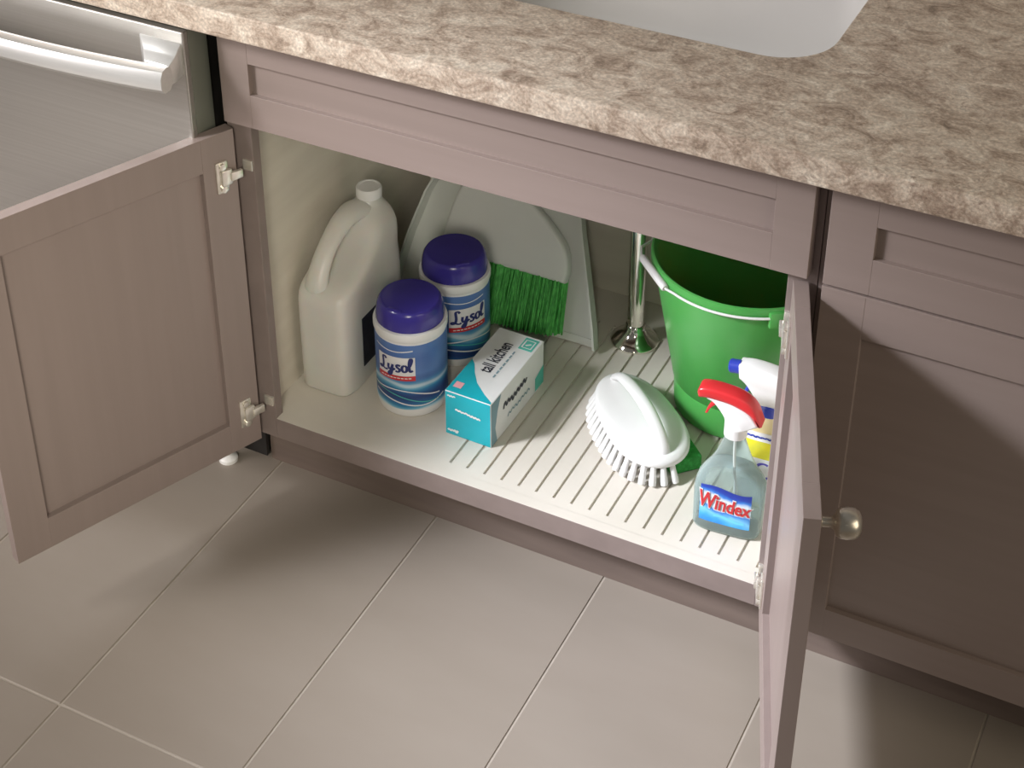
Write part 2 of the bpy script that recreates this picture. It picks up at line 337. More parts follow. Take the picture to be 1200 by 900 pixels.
# shelf with recessed grooves
def grooved():
    bm = bmesh.new(); x0, x1, y0, y1 = .0059, .8617, .019, .5595; dz = .0032; gw = .0042
    xs = [x0]; g = []
    x = .3260
    while x < .845:
        xs += [x, x+gw]; g.append((x, x+gw)); x += .02945
    xs.append(x1); ys = [y0, .034, .47, y1]
    def h(i, j): return ZS-dz if (j == 1 and any(abs(xs[i]-a) < 1e-6 for a, b in g)) else ZS
    def quad(*p): bm.faces.new([bm.verts.new(q) for q in p])
    for i in range(len(xs)-1):
        for j in range(3):
            a, b, c, d, z = xs[i], xs[i+1], ys[j], ys[j+1], h(i, j)
            quad((a, c, z), (b, c, z), (b, d, z), (a, d, z))
            if z < ZS:
                quad((a, c, z), (a, d, z), (a, d, ZS), (a, c, ZS)); quad((b, c, z), (b, c, ZS), (b, d, ZS), (b, d, z))
                quad((a, c, z), (a, c, ZS), (b, c, ZS), (b, c, z)); quad((a, d, z), (b, d, z), (b, d, ZS), (a, d, ZS))
    bmesh.ops.remove_doubles(bm, verts=bm.verts[:], dist=1e-5)
    add_box(bm, x0, x1, y0, y1, ZS-.016, ZS-.005)
    # front lip of the liner on top of the rail
    add_box(bm, .0300, .8396, .0006, .0192, ZS-.0004, ZS, 0)
    return bm
tag(obj('shelf_liner', grooved(), M_shelf, sc), 'white ribbed shelf liner with narrow grooves')
# false drawer front
ff = shaker('false_front', 0, .87, ZF, .860, .049, -.0012, .0198, sc, bot=.054, top=.048)
# doors -----------------------------------------------------------
DW, DH = .428, .5800
def hinge_bm(s):
    """cup hinge on the inner face; door frame: x from hinge edge, inner face at y=0, outwards +y; s = sign of frame side"""
    bm = bmesh.new()
    add_box(bm, .016, .036, -.0035, .0002, -.026, .026, .0012)          # cup plate
    add_box(bm, .012, .030, -.009, -.003, -.013, .013, .002)             # arm body
    t = lathe([(.0055, 0), (.0055, .004), (.003, .0046)], 16); merge(bm, t, Matrix.Translation((.026, -.0035, .019)) @ Matrix.Rotation(R(90), 4, 'X'))
    t = lathe([(.0055, 0), (.0055, .004), (.003, .0046)], 16); merge(bm, t, Matrix.Translation((.026, -.0035, -.019)) @ Matrix.Rotation(R(90), 4, 'X'))
    add_box(bm, -.004, .016, -.012, -.005, -.007, .007, .0015)           # knuckle link
    return bm
def door(side):
    s = 1 if side == 'L' else -1
    # local: x away from the hinge (0..DW), y=0 inner face, +y outwards
    bm = bmesh.new(); e = .0006; sw = .0555
    add_box(bm, 0, sw, 0, .0195, 0, DH, e); add_box(bm, DW-sw, DW, 0, .0195, 0, DH, e)
    add_box(bm, sw-.0002, DW-sw+.0002, .0002, .0193, 0, sw, e); add_box(bm, sw-.0002, DW-sw+.0002, .0002, .0193, DH-sw, DH, e)
    d = obj('door', bm, M_tauv, sc)
    obj('panel', box(sw-.006, DW-sw+.006, .0100, .0140, sw-.006, DH-sw+.006), M_tauv, d)
    for z in (.068, DH-.072):
        h = obj('hinge', hinge_bm(s), M_nickel, d, smooth=R(40)); h.location = (0, 0, z); tag(h, 'bright nickel cup hinge')
    k = obj('knob', knob_bm(), M_knob, d, smooth=R(50)); k.matrix_local = Matrix.Translation((DW-.030, .0195, DH-.030)) @ Matrix.Rotation(R(-90), 4, 'X')
    tag(k, 'satin nickel round knob')
    return d
aL, aR_ = R(112.4), R(109.88)
dl = door('L')
dx = Vector((math.cos(aL), -math.sin(aL), 0)); dn = Vector((-math.sin(aL), -math.cos(aL), 0))
dl.matrix_local = Matrix(((dx.x, dn.x, 0, .0071), (dx.y, dn.y, 0, -.0122), (0, 0, 1, ZR), (0, 0, 0, 1)))
dr = door('R')
dx = Vector((-math.cos(aR_), -math.sin(aR_), 0)); dn = Vector((math.sin(aR_), -math.cos(aR_), 0))
dr.matrix_local = Matrix(((dx.x, dn.x, 0, .8500), (dx.y, dn.y, 0, -.0095), (0, 0, 1, ZR), (0, 0, 0, 1)))
for z in (.068, DH-.072):        # mounting plates on the face frame stiles
    p = obj('hinge_plate', box(.0120, .0285, -.0040, .0002, ZR+z-.009+.008, ZR+z+.009+.008, bev=.001), M_nickel, sc)
    p = obj('hinge_plate', box(.8410, .8550, -.0040, .0002, ZR+z-.009+.008, ZR+z+.009+.008, bev=.001), M_nickel, sc)

# ------------------------------------------------------------------ neighbouring cabinet
bc = thing('base_cabinet', (.8795, 0, 0), 'closed taupe base cabinet with a drawer above a shaker door', 'cabinet')
bx0 = .8795
def lb(x0, x1, *a, **k): return box(x0-bx0, x1-bx0, *a, **k)
obj('stile', lb(.8795, .9175, 0, .019, ZR, .868, bev=.0006, seg=1), M_edge, bc)
obj('stile', lb(1.452, 1.490, 0, .019, ZR, .868, bev=.0006, seg=1), M_edge, bc)
obj('rail', lb(.9175, 1.452, .0003, .0187, ZR, .153), M_edge, bc)
obj('rail', lb(.9175, 1.452, .0003, .0187, .69, .73), M_edge, bc)
obj('rail', lb(.9175, 1.452, .0003, .0187, .83, .868), M_edge, bc)
obj('side_panel', side_bm(.8796-bx0, .8925-bx0), M_int, bc)
obj('side_panel', side_bm(1.477-bx0, 1.490-bx0), M_int, bc)
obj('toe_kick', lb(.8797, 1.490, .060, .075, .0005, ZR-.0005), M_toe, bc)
f1 = shaker('drawer_front', .8898-bx0, 1.480-bx0, .7085, .860, .0585, -.0012, .0198, bc, bot=.0525, top=.052)
f2 = shaker('door', .8898-bx0, 1.480-bx0, .1225, .7050, .0560, -.0012, .0198, bc, bot=.0525, top=.0640)
k = obj('knob', knob_bm(), M_knob, f1, smooth=R(50)); k.matrix_local = Matrix.Translation((1.185-bx0+.13, -.021, .785)) @ Matrix.Rotation(R(90), 4, 'X')
k = obj('knob', knob_bm(), M_knob, f2, smooth=R(50)); k.matrix_local = Matrix.Translation((1.452-bx0, -.021, .66)) @ Matrix.Rotation(R(90), 4, 'X')

# ------------------------------------------------------------------ dishwasher
dwx = -.0262
dw = thing('dishwasher', (dwx-.30, 0, 0), 'stainless steel dishwasher with a bar handle beside the sink cabinet', 'dishwasher')
def db(x0, x1, *a, **k): return box(x0-(dwx-.30), x1-(dwx-.30), *a, **k)
obj('door', db(dwx-.596, dwx, -.062, -.050, .125, .8625, bev=.002), M_steel, dw)
obj('door_edge', db(dwx-.590, dwx-.0015, -.0495, -.006, .125, .8605, bev=.001), M_dwside, dw)
obj('tub', db(dwx-.585, dwx-.006, -.0055, .56, .10, .856), M_black, dw)
obj('kick_plate', db(dwx-.585, dwx-.006, .050, .058, .012, .0995), M_black, dw)
def foot():
    bm = lathe([(.016, 0), (.016, .006), (.013, .009), (.006, .012), (.006, .0995)], 20); return bm
for x in (-.0944, -.55):
    o = obj('levelling_foot', foot(), M_white, dw, smooth=R(40)); o.location = (x-(dwx-.30), .0246, 0)
def handle():
    bm = bmesh.new(); n = 22; secs = []
    for i in range(n+1):
        t = i/n; x = -.558*(1-t) + (-.0275)*t - (dwx-.30)
        bow = .020*math.sin(math.pi*t)**.8
        y = -.104-bow; z = .8085
        pr = [(-.013, -.010), (-.013, .006), (-.008, .016), (.002, .019), (.010, .017), (.0125, .008), (.0125, -.011), (.006, -.018), (-.006, -.018)]
        secs.append([(x, y+a, z+b) for a, b in pr])
    rings(bm, secs)
    bmesh.ops.bevel(bm, geom=[e for e in bm.edges if e.calc_face_angle(0) > .3], offset=.0015, segments=2, profile=.5, affect='EDGES')
    return bm
hd = obj('handle', handle(), M_steelh, dw, smooth=R(35))
def bracket(xa, xb):
    bm = bmesh.new(); o = dwx-.30
    flare = .030
    s0 = [(xa-flare-o if xa > -.3 else xa-o, -.0625), (xb-o if xa > -.3 else xb+flare-o, -.0625)]
    A = [(s0[0][0], -.0615, .797), (s0[1][0], -.0615, .797), (s0[1][0], -.0615, .846), (s0[0][0], -.0615, .846)]
    B = [(xa-o, -.094, .794), (xb-o, -.094, .794), (xb-o, -.094, .824), (xa-o, -.094, .824)]
    mid = [((2*a[0]+b[0]*3)/5, -.078, (a[2]+b[2])/2-.003) for a, b in zip(A, B)]
    rings(bm, [A, mid, B]); bmesh.ops.bevel(bm, geom=bm.edges[:], offset=.002, segments=2, profile=.5, affect='EDGES')
    return bm
obj('handle_bracket', bracket(-.072, -.0300), M_steelh, dw, smooth=R(35))
obj('handle_bracket', bracket(-.555, -.513), M_steelh, dw, smooth=R(35))

# ------------------------------------------------------------------ countertop with sink cut out
def poly_curve(loops, ext, bev):
    cu = bpy.data.curves.new('outline', 'CURVE'); cu.dimensions = '2D'; cu.fill_mode = 'BOTH'; cu.extrude = ext; cu.bevel_depth = bev; cu.bevel_resolution = 3
    for lp in loops:
        s = cu.splines.new('POLY'); s.points.add(len(lp)-1); s.use_cyclic_u = True
        for q, pnt in zip(s.points, lp): q.co = (pnt[0], pnt[1], 0, 1)
    o = bpy.data.objects.new('outline', cu); col.objects.link(o)
    dg = bpy.context.evaluated_depsgraph_get(); me = bpy.data.meshes.new_from_object(o.evaluated_get(dg))
    bm = bmesh.new(); bm.from_mesh(me); bpy.data.meshes.remove(me); bpy.data.objects.remove(o); bpy.data.curves.remove(cu)
    bmesh.ops.remove_doubles(bm, verts=bm.verts[:], dist=1e-6)
    return bm
SX0, SX1, SY0, SY1 = .055, .8105, .1515, .505
B_ = .0028; ZC0, ZC1 = .8688, .9095
cbm = poly_curve([[(-1.3+B_, -.061+B_), (2.2-B_, -.061+B_), (2.2-B_, .619-B_), (-1.3+B_, .619-B_)],
                  [(x, y) for x, y in rrect(SX0-B_, SX1+B_, SY0-B_, SY1+B_, .083, 10)]], (ZC1-ZC0)/2-B_, B_)
mapv(cbm, lambda c: (c.x, c.y, c.z+(ZC0+ZC1)/2))
ct = obj('countertop', cbm, M_ctr, smooth=R(50)); tag(ct, 'mottled brown and beige stone look countertop with a sink opening', 'countertop')
def sink_bm():
    def ring(ins, z, r): return [(x, y, z) for x, y in rrect(SX0+ins, SX1-ins, SY0+ins, SY1-ins, r, 10)]
    inner = [ring(-.004, .8685, .082), ring(.000, .862, .078), ring(.006, .74, .072), ring(.012, .705, .066), ring(.03, .692, .055), ring(.10, .6885, .03)]
    outer = [ring(.10, .6815, .03), ring(.026, .684, .055), ring(.004, .700, .07), ring(-.003, .74, .078), ring(-.010, .860, .085), ring(-.024, .8625, .09), ring(-.024, .8685, .09)]
    bm = bmesh.new(); rings(bm, inner+outer, closed=False)
    vs0 = [v for v in bm.verts]; n = len(inner[0]); bm.verts.ensure_lookup_table()
    a, b = bm.verts[:n], bm.verts[-n:]
    # the ring caps are replaced by the rim and the two bowl floors
    for f in [f for f in bm.faces if len(f.verts) == n]: bm.faces.remove(f)
    for i in range(n): bm.faces.new((b[i], b[(i+1) % n], a[(i+1) % n], a[i]))
    k0 = (len(inner)-1)*n
    for f in [f for f in bm.faces if all(k0 <= v.index < k0+2*n for v in f.verts) and len({(v.index-k0)//n for v in f.verts}) == 2]: bm.faces.remove(f)
    bm.verts.ensure_lookup_table()
    bm.faces.new(bm.verts[k0:k0+n]); bm.faces.new(bm.verts[k0+n:k0+2*n])
    return bm
def idx(bm): bm.verts.index_update(); return bm
sk = obj('sink', sink_bm(), M_sink, smooth=R(50)); tag(sk, 'white undermount kitchen sink basin set in the countertop', 'sink')

# ------------------------------------------------------------------ drain pipe
pp = thing('sink_pipe', (.4625, .4485, ZS), 'polished chrome pipe with a round floor flange beside the green bucket', 'pipe')
obj('pipe', lathe([(.0146, .0), (.0146, .527)], 32), M_chrome, pp, smooth=R(40))
obj('flange', lathe([(.0412, 0), (.0420, .002), (.0405, .005), (.032, .011), (.0235, .0185), (.0195, .0235), (.0185, .027), (.0172, .029), (.0172, .034), (.0150, .036), (.0149, 0)], 48, closed=True, cap0=False, cap1=False), M_chrome, pp, smooth=R(50))

# ------------------------------------------------------------------ white jug
jg = thing('jug', (.0650, .0865, ZS), 'milky white plastic jug with a moulded handle against the cabinet side', 'jug')
def js(z, y0, y1, hw, e, cx=0): return sup(cx, (y0+y1)/2, hw, (y1-y0)/2, z, e)
jb = loft([js(0, .008, .187, .041, 5), js(.003, .003, .192, .046, 6), js(.009, 0, .195, .0485, 6), js(.10, 0, .195, .0490, 6), js(.172, 0, .195, .0490, 6),
           js(.187, .002, .195, .0490, 5.5), js(.195, .008, .195, .0490, 5), js(.203, .022, .195, .0488, 4.5), js(.212, .050, .195, .0485, 4.2), js(.230, .088, .195, .0475, 4),
           js(.246, .106, .195, .0455, 3.8), js(.258, .117, .194, .0420, 3.4), js(.268, .122, .193, .0370, 3), js(.276, .134, .191, .0300, 2.5), js(.282, .145, .189, .0225, 2.1), js(.292, .149, .187, .0190, 2)])
body = obj('body', jb, M_jug, jg, smooth=R(60))
hb = bmesh.new()
pth = spline([(-.014, .040, .150), (-.014, .0225, .178), (-.014, .0235, .205), (-.014, .044, .237), (-.013, .072, .260), (-.011, .102, .275), (-.008, .132, .278), (-.004, .158, .270)], 5)
tube(hb, pth, [.0140+.0025*math.cos(math.pi*2*i/(len(pth)-1)) for i in range(len(pth))], 20, flat=1.45, upd=(1, 0, 0))
obj('handle', hb, M_jug, jg, smooth=R(60))
obj('cap', lathe([(.0195, .290), (.0212, .2915), (.0212, .3060), (.0195, .3085), (.0168, .3085), (.016, .3075)], 32, c=(0, .168)), M_white, jg, smooth=R(40))
obj('label', box(.0486, .0497, .050, .140, .040, .135), M_blk, jg).__setitem__('label', 'black printed label on the jug side')

# ------------------------------------------------------------------ wipes canisters
FRONT = Vector((.447, -.894, 0)); RIGHT = Vector((.894, .447, 0))
LYSOL = [  # script letters as strokes, unit height about 1, baseline 0
    [(.62, .92), (.50, 1.08), (.34, 1.02), (.34, .78), (.36, .45), (.30, .14), (.12, .02), (.02, .10), (.14, .18), (.36, .06), (.56, .0), (.72, .08)],
    [(.80, .58), (.78, .30), (.86, .12), (1.0, .20), (1.12, .50)],
    [(1.12, .58), (1.08, .20), (1.02, -.18), (.88, -.36), (.78, -.26), (.92, -.04), (1.16, .14), (1.30, .26)],
    [(1.66, .50), (1.53, .60), (1.41, .50), (1.47, .36), (1.61, .24), (1.60, .08), (1.46, .0), (1.33, .08)],
    [(1.98, .58), (1.82, .48), (1.79, .22), (1.92, .02), (2.09, .12), (2.12, .42), (1.98, .58)],
    [(2.10, .40), (2.26, .42), (2.40, .70), (2.46, 1.02), (2.37, 1.12), (2.29, .84), (2.28, .34), (2.35, .04), (2.52, .12)],
]
def canister(x, y, off, label, seed):
    Rb = .0572
    t = thing('wipes_canister', (x, y, ZS), label, 'canister', group='wipes canisters')
    obj('body', lathe([(.0505, 0), (.0545, .001), (.0558, .004), (Rb, .0125), (Rb, .148), (.0585, .1495), (.0595, .1525), (.0595, .1615), (.0585, .1645), (.052, .1655)], 64), M_white, t, smooth=R(40))
    lid = obj('lid', lathe([(.0545, .1656), (.0548, .171), (.0535, .184), (.0515, .193), (.0480, .1985), (.0455, .2000), (.0440, .1994), (.0425, .1996), (.020, .2002), (.006, .2004)], 64), M_lid, t, smooth=R(60))
    # flip tab of the lid
    tb = bmesh.new(); add_box(tb, -.012, .012, -.004, .004, 0, .004, .0018)
    tbo = obj('lid_tab', tb, M_lid, lid, smooth=R(40))
    d = FRONT*math.cos(off-.1)+RIGHT*math.sin(off-.1); tbo.matrix_local = Matrix.Translation((d.x*.0425, d.y*.0425, .1970)) @ Matrix.Rotation(math.atan2(d.y, d.x)+math.pi/2, 4, 'Z')
    wr = obj('wrap_label', lathe([(Rb+.0001, .0165), (Rb+.0006, .017), (Rb+.0006, .1440), (Rb+.0001, .1445)], 72, False, False), wave_label('wave_print_%d' % seed, seed), t, smooth=R(40))
    a0 = math.atan2(FRONT.y, FRONT.x) + off
    def wrap(bm, r, u0, z0):
        def fn(c):
            a = a0 + (c.x+u0)/Rb; return (r*math.cos(a), r*math.sin(a), c.y+z0)
        return mapv(bm, fn)
    def patch(u0, u1, z0, z1, skew=0.0, n=14):
        bm = bmesh.new(); v = [[bm.verts.new((u0+(u1-u0)*i/n, (z0, z1)[j]+skew*(i/n-.5), 0)) for i in range(n+1)] for j in range(2)]
        for i in range(n): bm.faces.new((v[0][i], v[0][i+1], v[1][i+1], v[1][i]))
        return bm
    obj('name_panel', wrap(patch(-.0330, .0330, .082, .1200, .003), Rb+.0010, 0, 0), M_paperw, wr)
    obj('red_band', wrap(patch(-.0330, .0330, .0745, .0840, .003), Rb+.0014, 0, 0), M_redp, wr)
    bm = bmesh.new(); s = .0232
    for st in LYSOL: ribbon(bm, [((p[0]-1.26)*s, p[1]*s) for p in spline([(a, b, 0) for a, b in st], 5)], .0036)
    mapv(bm, lambda c: (c.x, c.y+.002*c.x/.03, c.z))
    obj('lettering', wrap(bm, Rb+.0017, 0, .0918), M_inkb, wr)
    bm = bmesh.new()
    for i in range(9): ribbon(bm, [(-.026+i*.0060, .0778+.0004*i), (-.0215+i*.0060, .0780+.0004*i)], .0024)
    obj('small_print', wrap(bm, Rb+.0019, 0, 0), M_paperw, wr)
    # pale sweeps of the printed waves
    for q, (zz, am, u0, u1, wd) in enumerate(((.048, .010, -.050, .075, .0026), (.041, .013, -.060, .080, .0020), (.033, .010, -.045, .085, .0030), (.132, .003, -.040, .030, .0022))):
        bm = bmesh.new(); ribbon(bm, [(u0+(u1-u0)*i/26, zz+am*math.sin(i/26*4.2+q)*(.4+i/40)) for i in range(27)], wd)
        obj('printed_wave', wrap(bm, Rb+.0009, 0, 0), M_paperw if q != 1 else M_tealg, wr)
    return t
canister(.1965, .1500, R(-24), 'blue lidded wipes canister standing in front beside the white jug', 1)
canister(.1985, .2955, R(24), 'blue lidded wipes canister standing behind the carton in front of the green bristled brush', 2)

# ------------------------------------------------------------------ bin bag carton
bxr = thing('bag_carton', (.3305, .1835, ZS), 'teal and white cardboard carton of kitchen bags on the shelf', 'box', rz=R(-1))
HW, HD, HH = .0408, .0915, .0860
obj('carton', box(-HW, HW, -HD, HD, 0, HH, bev=.0012), M_carton, bxr)
def flat(pts, z=None, y=None, x=None):
    bm = bmesh.new(); bm.faces.new([bm.verts.new(p) for p in pts]); return bm
obj('front_print', flat([(-HW+.001, -HD-.0003, .001), (HW-.001, -HD-.0003, .001), (HW-.001, -HD-.0003, HH-.001), (-HW+.001, -HD-.0003, HH-.001)]), M_teal, bxr)
tp = [(-HW+.001, -HD+.001), (HW-.001, -HD+.001), (HW-.003, -HD+.006), (.020, -HD+.018), (-.004, -HD+.038), (-.020, -HD+.060), (-.030, -HD+.078), (-HW+.001, -HD+.088)]
obj('top_print', flat([(x, y, HH+.0003) for x, y in tp]), M_teal, bxr)
# writing on top, reads along the carton
tb = text_bm('tall kitchen', .0285, 0, .0006)
mapv(tb, lambda c: (-c.y*1.05-.0075, c.x*.66+.018, HH+.0006)); obj('lettering', tb, M_ink, bxr)
bm = bmesh.new()
for i in range(7): ribbon(bm, [(.008, -.030+i*.011), (.008, -.022+i*.011)], .0022)
mapv(bm, lambda c: (c.x+.004, c.y, HH+.0006)); obj('small_print', bm, M_grey, bxr)
bm = bmesh.new(); add_box(bm, .012, .036, .055, .086, HH+.0001, HH+.0007); obj('corner_print', bm, M_tealg, bxr)
bm = bmesh.new()
ribbon(bm, [(.016, .060), (.032, .060), (.032, .080), (.016, .080), (.016, .060)], .0022); ribbon(bm, [(.020, .066), (.028, .072)], .003)
mapv(bm, lambda c: (c.x, c.y, HH+.0010)); obj('corner_mark', bm, M_paperw, bxr)
bm = bmesh.new(); add_box(bm, -.034, -.020, -.078, -.064, HH+.0003, HH+.0008); o = obj('pink_mark', bm, mat('carton_print_pink', lin((236, 170, 176)), .5), bxr)
# front print marks
def scrib(u0, u1, v, amp, n, wd, seed):
    rnd = random.Random(seed); bm = bmesh.new()
    pts = [(u0+(u1-u0)*i/n, v+amp*(1 if i % 2 else -1)*rnd.uniform(.3, 1), 0) for i in range(n+1)]
    ribbon(bm, [(p.x, p.y) for p in spline(pts, 4)], wd); return bm
obj('front_mark', mapv(scrib(-.022, .022, .052, .0022, 16, .0026, 3), lambda c: (c.x, -HD-.0007, c.y-.10*c.x)), M_paperw, bxr)
obj('front_mark', mapv(scrib(-.036, -.018, .010, .0030, 7, .0030, 4), lambda c: (c.x, -HD-.0007, c.y)), M_paperw, bxr)
obj('front_mark', mapv(scrib(-.036, -.022, .078, .0014, 6, .0020, 5), lambda c: (c.x, -HD-.0007, c.y)), M_paperw, bxr)
# side print
sp_ = [(-HD+.001, .001), (-HD+.020, .001), (-HD+.014, .030), (-HD+.022, .060), (-HD+.034, HH-.001), (-HD+.001, HH-.001)]
obj('side_print', flat([(HW+.0003, y, z) for y, z in sp_]), M_grey, bxr)
obj('side_mark', mapv(scrib(-.050, .030, .052, .0075, 15, .0040, 8), lambda c: (HW+.0006, c.x, c.y)), M_ink, bxr)
obj('side_mark', mapv(scrib(-.036, .040, .026, .0040, 14, .0026, 9), lambda c: (HW+.0006, c.x, c.y)), M_grey, bxr)
obj('side_print', flat([(HW+.0004, .060, .004), (HW+.0004, .090, .004), (HW+.0004, .090, .040), (HW+.0004, .060, .030)]), M_tealg, bxr)

# ------------------------------------------------------------------ dustpan leaning on the back panel
K = .46; ck = math.atan(K)
LEAN = Matrix.Rotation(-ck, 4, 'X')       # tips +z towards +y
dp = thing('dustpan', (.222, .394, ZS), 'pale grey plastic dustpan leaning upright behind the canisters', 'dustpan')
def lz(z): return z/math.cos(ck)
half = [(.194, .0), (.186, .03), (.160, .10), (.133, .17), (.118, .215), (.100, .245), (.075, .268), (.045, .280), (.026, .290), (.022, .320), (.020, .338)]
out = [(x, z) for x, z in half] + [(-x*(1.0+.25*min(z, .17)/.17*(z < .28)), z) for x, z in reversed(half)]
bm = extrude_poly(out, .0035, .001, 1)
merge_src = bm
for s in (1, -1):      # raised side walls following the outline
    pts = [(s*x*(1 if s > 0 else 1.0+.25*min(z, .17)/.17), z) for x, z in half[:8]]
    secs = []
    for i, (x, z) in enumerate(pts):
        d = .026*(1-.25*i/7) if i else .022
        secs.append([(x-s*.003, .002, z), (x+s*.0005, .002, z), (x+s*.0025, -d, z), (x-s*.0015, -d, z)])
    rings(bm, secs)
add_box(bm, -.19, .19, -.004, .0, 0, .012, .001)
mapv(bm, lambda c: LEAN @ Vector((c.x, c.y, lz(c.z)+.0045)))
zm = min(v.co.z for v in bm.verts); mapv(bm, lambda c: (c.x, c.y, c.z-zm))
obj('pan', bm, M_pan, dp, smooth=R(30))

# hand broom ------------------------------------------------------
hbz = thing('hand_broom', (.196, .3755, ZS), 'white hand broom with green bristles standing against the dustpan', 'broom')
hp = spline([(-.088, .098, 0), (-.086, .150, 0), (-.074, .200, 0), (-.055, .235, 0), (-.040, .265, 0), (-.034, .315, 0)], 6)
hp2 = spline([(.002, .315, 0), (.006, .270, 0), (.022, .238, 0), (.052, .214, 0), (.100, .184, 0), (.136, .154, 0), (.150, .122, 0), (.148, .098, 0)], 6)
pts = [(p.x, p.y) for p in hp] + [(p.x, p.y) for p in hp2]
bm = extrude_poly(pts, .026, .006, 3)
mapv(bm, lambda c: LEAN @ Vector((c.x, c.y-.013, lz(c.z))))
obj('head', bm, M_broomw, hbz, smooth=R(50))
bm = bmesh.new(); rb = random.Random(5)
for i in range(560):
    u = rb.uniform(-.086, .146); dy = rb.uniform(-.0105, .0105)
    fan = (u-.02)*.04; cur = rb.uniform(-.004, .004)
    ln = .004+.008*abs((u-.02)/.12)**3 + rb.uniform(0, .006)
    top = Vector((u, dy, lz(.104))); bot = Vector((u+fan+cur, dy*1.25+rb.uniform(-.002, .002), lz(ln)))
    md = (top+bot)/2+Vector((rb.uniform(-.0015, .0015), 0, 0))
    tube(bm, [LEAN @ top, LEAN @ md, LEAN @ bot], [.0019, .0018, .0015], 5)
zm = min(v.co.z for v in bm.verts)
mapv(bm, lambda c: (c.x, c.y, c.z if c.z > .03 else c.z-(zm-.0002)*(1-c.z/.03) if zm < 0 else c.z))
tag(obj('bristles', bm, M_grnb, hbz), 'dense green bristles', kind='stuff')

# ------------------------------------------------------------------ green bucket
BZ = .2985
bk = thing('bucket', (.675, .375, ZS), 'green plastic bucket with a white bail handle in the back corner', 'bucket')
prof = [(.096, .0), (.101, .0015), (.104, .006), (.1065, .06), (.1085, .0615), (.1475, .272), (.1480, .276), (.1515, .277), (.1530, .280), (.1530, .290), (.1518, .2940), (.1490, .2950), (.1465, .2930), (.1435, .270), (.1035, .060), (.1015, .0095), (.098, .008)]
obj('pail', lathe(prof, 72), M_bucket, bk, smooth=R(45))
ga = math.atan2(-.565, -.825)
path = []
GA, GB = Vector((.5895-.675, .2410-.375, .281)), Vector((.5270-.675, .2950-.375, .288))
def arc(a0, a1, n): return [Vector((.1560*math.cos(a0+(a1-a0)*i/n), .1560*math.sin(a0+(a1-a0)*i/n), .281)) for i in range(n+1)]
aA, aB = math.atan2(GA.y, GA.x), math.atan2(GB.y, GB.x)
path = arc(ga+math.pi/2, aA+.10, 24) + [GA, GA.lerp(GB, .5), GB] + [Vector((.168*math.cos(t), .168*math.sin(t), .285)) for t in (aB-.18,)] + arc(aB-.34, ga-math.pi/2, 20)
bm = bmesh.new(); tube(bm, path, .0021, 8); bl = obj('bail', bm, M_white, bk, smooth=R(60))
bm = bmesh.new(); tube(bm, [GA.lerp(GB, t) for t in (.02, .05, .5, .95, .98)], [.0050, .0064, .0066, .0064, .0050], 16); obj('grip', bm, M_white, bl, smooth=R(60))
for s in (-1, 1):
    a = ga+s*math.pi/2; bm = bmesh.new(); add_box(bm, -.004, .006, -.012, .012, -.016, .012, .003)
    o = obj('ear', bm, M_bucket, bk, smooth=R(40)); o.matrix_local = Matrix.Translation((.1525*math.cos(a), .1525*math.sin(a), .279)) @ Matrix.Rotation(a, 4, 'Z')

# ------------------------------------------------------------------ scrub brush and sponge
sb = thing('scrub_brush', (.566, .2200, ZS), 'white iron shaped scrub brush with an arched handle lying on the shelf', 'brush', rz=math.atan2(-.69, .72))
def plate(u):   # half width of the plate along its long axis, u in -1..1
    return .060*(1-abs(u)**2.6)**.5*(1+.10*u)
N = 40; A = .114
def outl(k, z):
    pts = []
    for i in range(2*N):
        t = math.pi*2*i/(2*N); u = math.copysign(abs(math.cos(t))**.80, math.cos(t))
        v = math.copysign(plate(u), math.sin(t)) if abs(math.sin(t)) > 1e-6 else 0
        pts.append((A*u*k, v*k, z))
    return pts
bm = loft([outl(.90, .030), outl(.985, .031), outl(1.0, .034), outl(1.0, .039), outl(.975, .043), outl(.90, .0455), outl(.72, .0475), outl(.45, .0485), outl(.2, .0488)])
obj('block', bm, M_white, sb, smooth=R(60))
bm = bmesh.new()
hpth = spline([(-.100, 0, .038), (-.092, 0, .052), (-.065, 0, .068), (-.020, 0, .078), (.025, 0, .079), (.065, 0, .069), (.088, 0, .054), (.097, 0, .038)], 6)
tube(bm, hpth, [.0095+.0015*math.sin(math.pi*i/(len(hpth)-1)) for i in range(len(hpth))], 18, flat=.62)
obj('handle', bm, M_white, sb, smooth=R(60))
tw = bmesh.new(); tube(tw, [(0, 0, .036), (0, 0, .020), (0, 0, .006), (0, 0, 0)], [.0042, .0048, .0060, .0056], 9)
tuft = obj('bristle_tuft', tw, M_white, sb, smooth=R(50))
o1 = outl(.93, 0); per = [0]
for i in range(len(o1)): a, b = Vector(o1[i]), Vector(o1[(i+1) % len(o1)]); per.append(per[-1]+(b-a).length)
mm = []; nt_ = 38
for j in range(nt_):
    s = per[-1]*(j+.5)/nt_; i = max(k for k in range(len(o1)) if per[k] <= s)
    a, b = Vector(o1[i]), Vector(o1[(i+1) % len(o1)]); q = a.lerp(b, (s-per[i])/(per[i+1]-per[i]))
    nrm = Vector(((b-a).y, -(b-a).x, 0)).normalized(); 
    if q.x > .02 and q.y > .012: continue        # this flank rests on the sponge
    axis = Vector((-nrm.y, nrm.x, 0))
    tip = Matrix.Rotation(R(-24), 4, axis)
    M0 = Matrix.Translation(q) @ Matrix.Translation((0, 0, .036)) @ tip @ Matrix.Translation((0, 0, -.0352))
    mm.append(M0)
for rr_ in (.62, .30):
    o2 = outl(rr_, 0)
    for i in range(0, len(o2), 4 if rr_ > .5 else 8):
        q = Vector(o2[i])
        if q.x > .0 and q.y > .008: continue
        mm.append(Matrix.Translation(q) @ Matrix.Translation((0, 0, 0)))
copies(tuft, sb, mm)
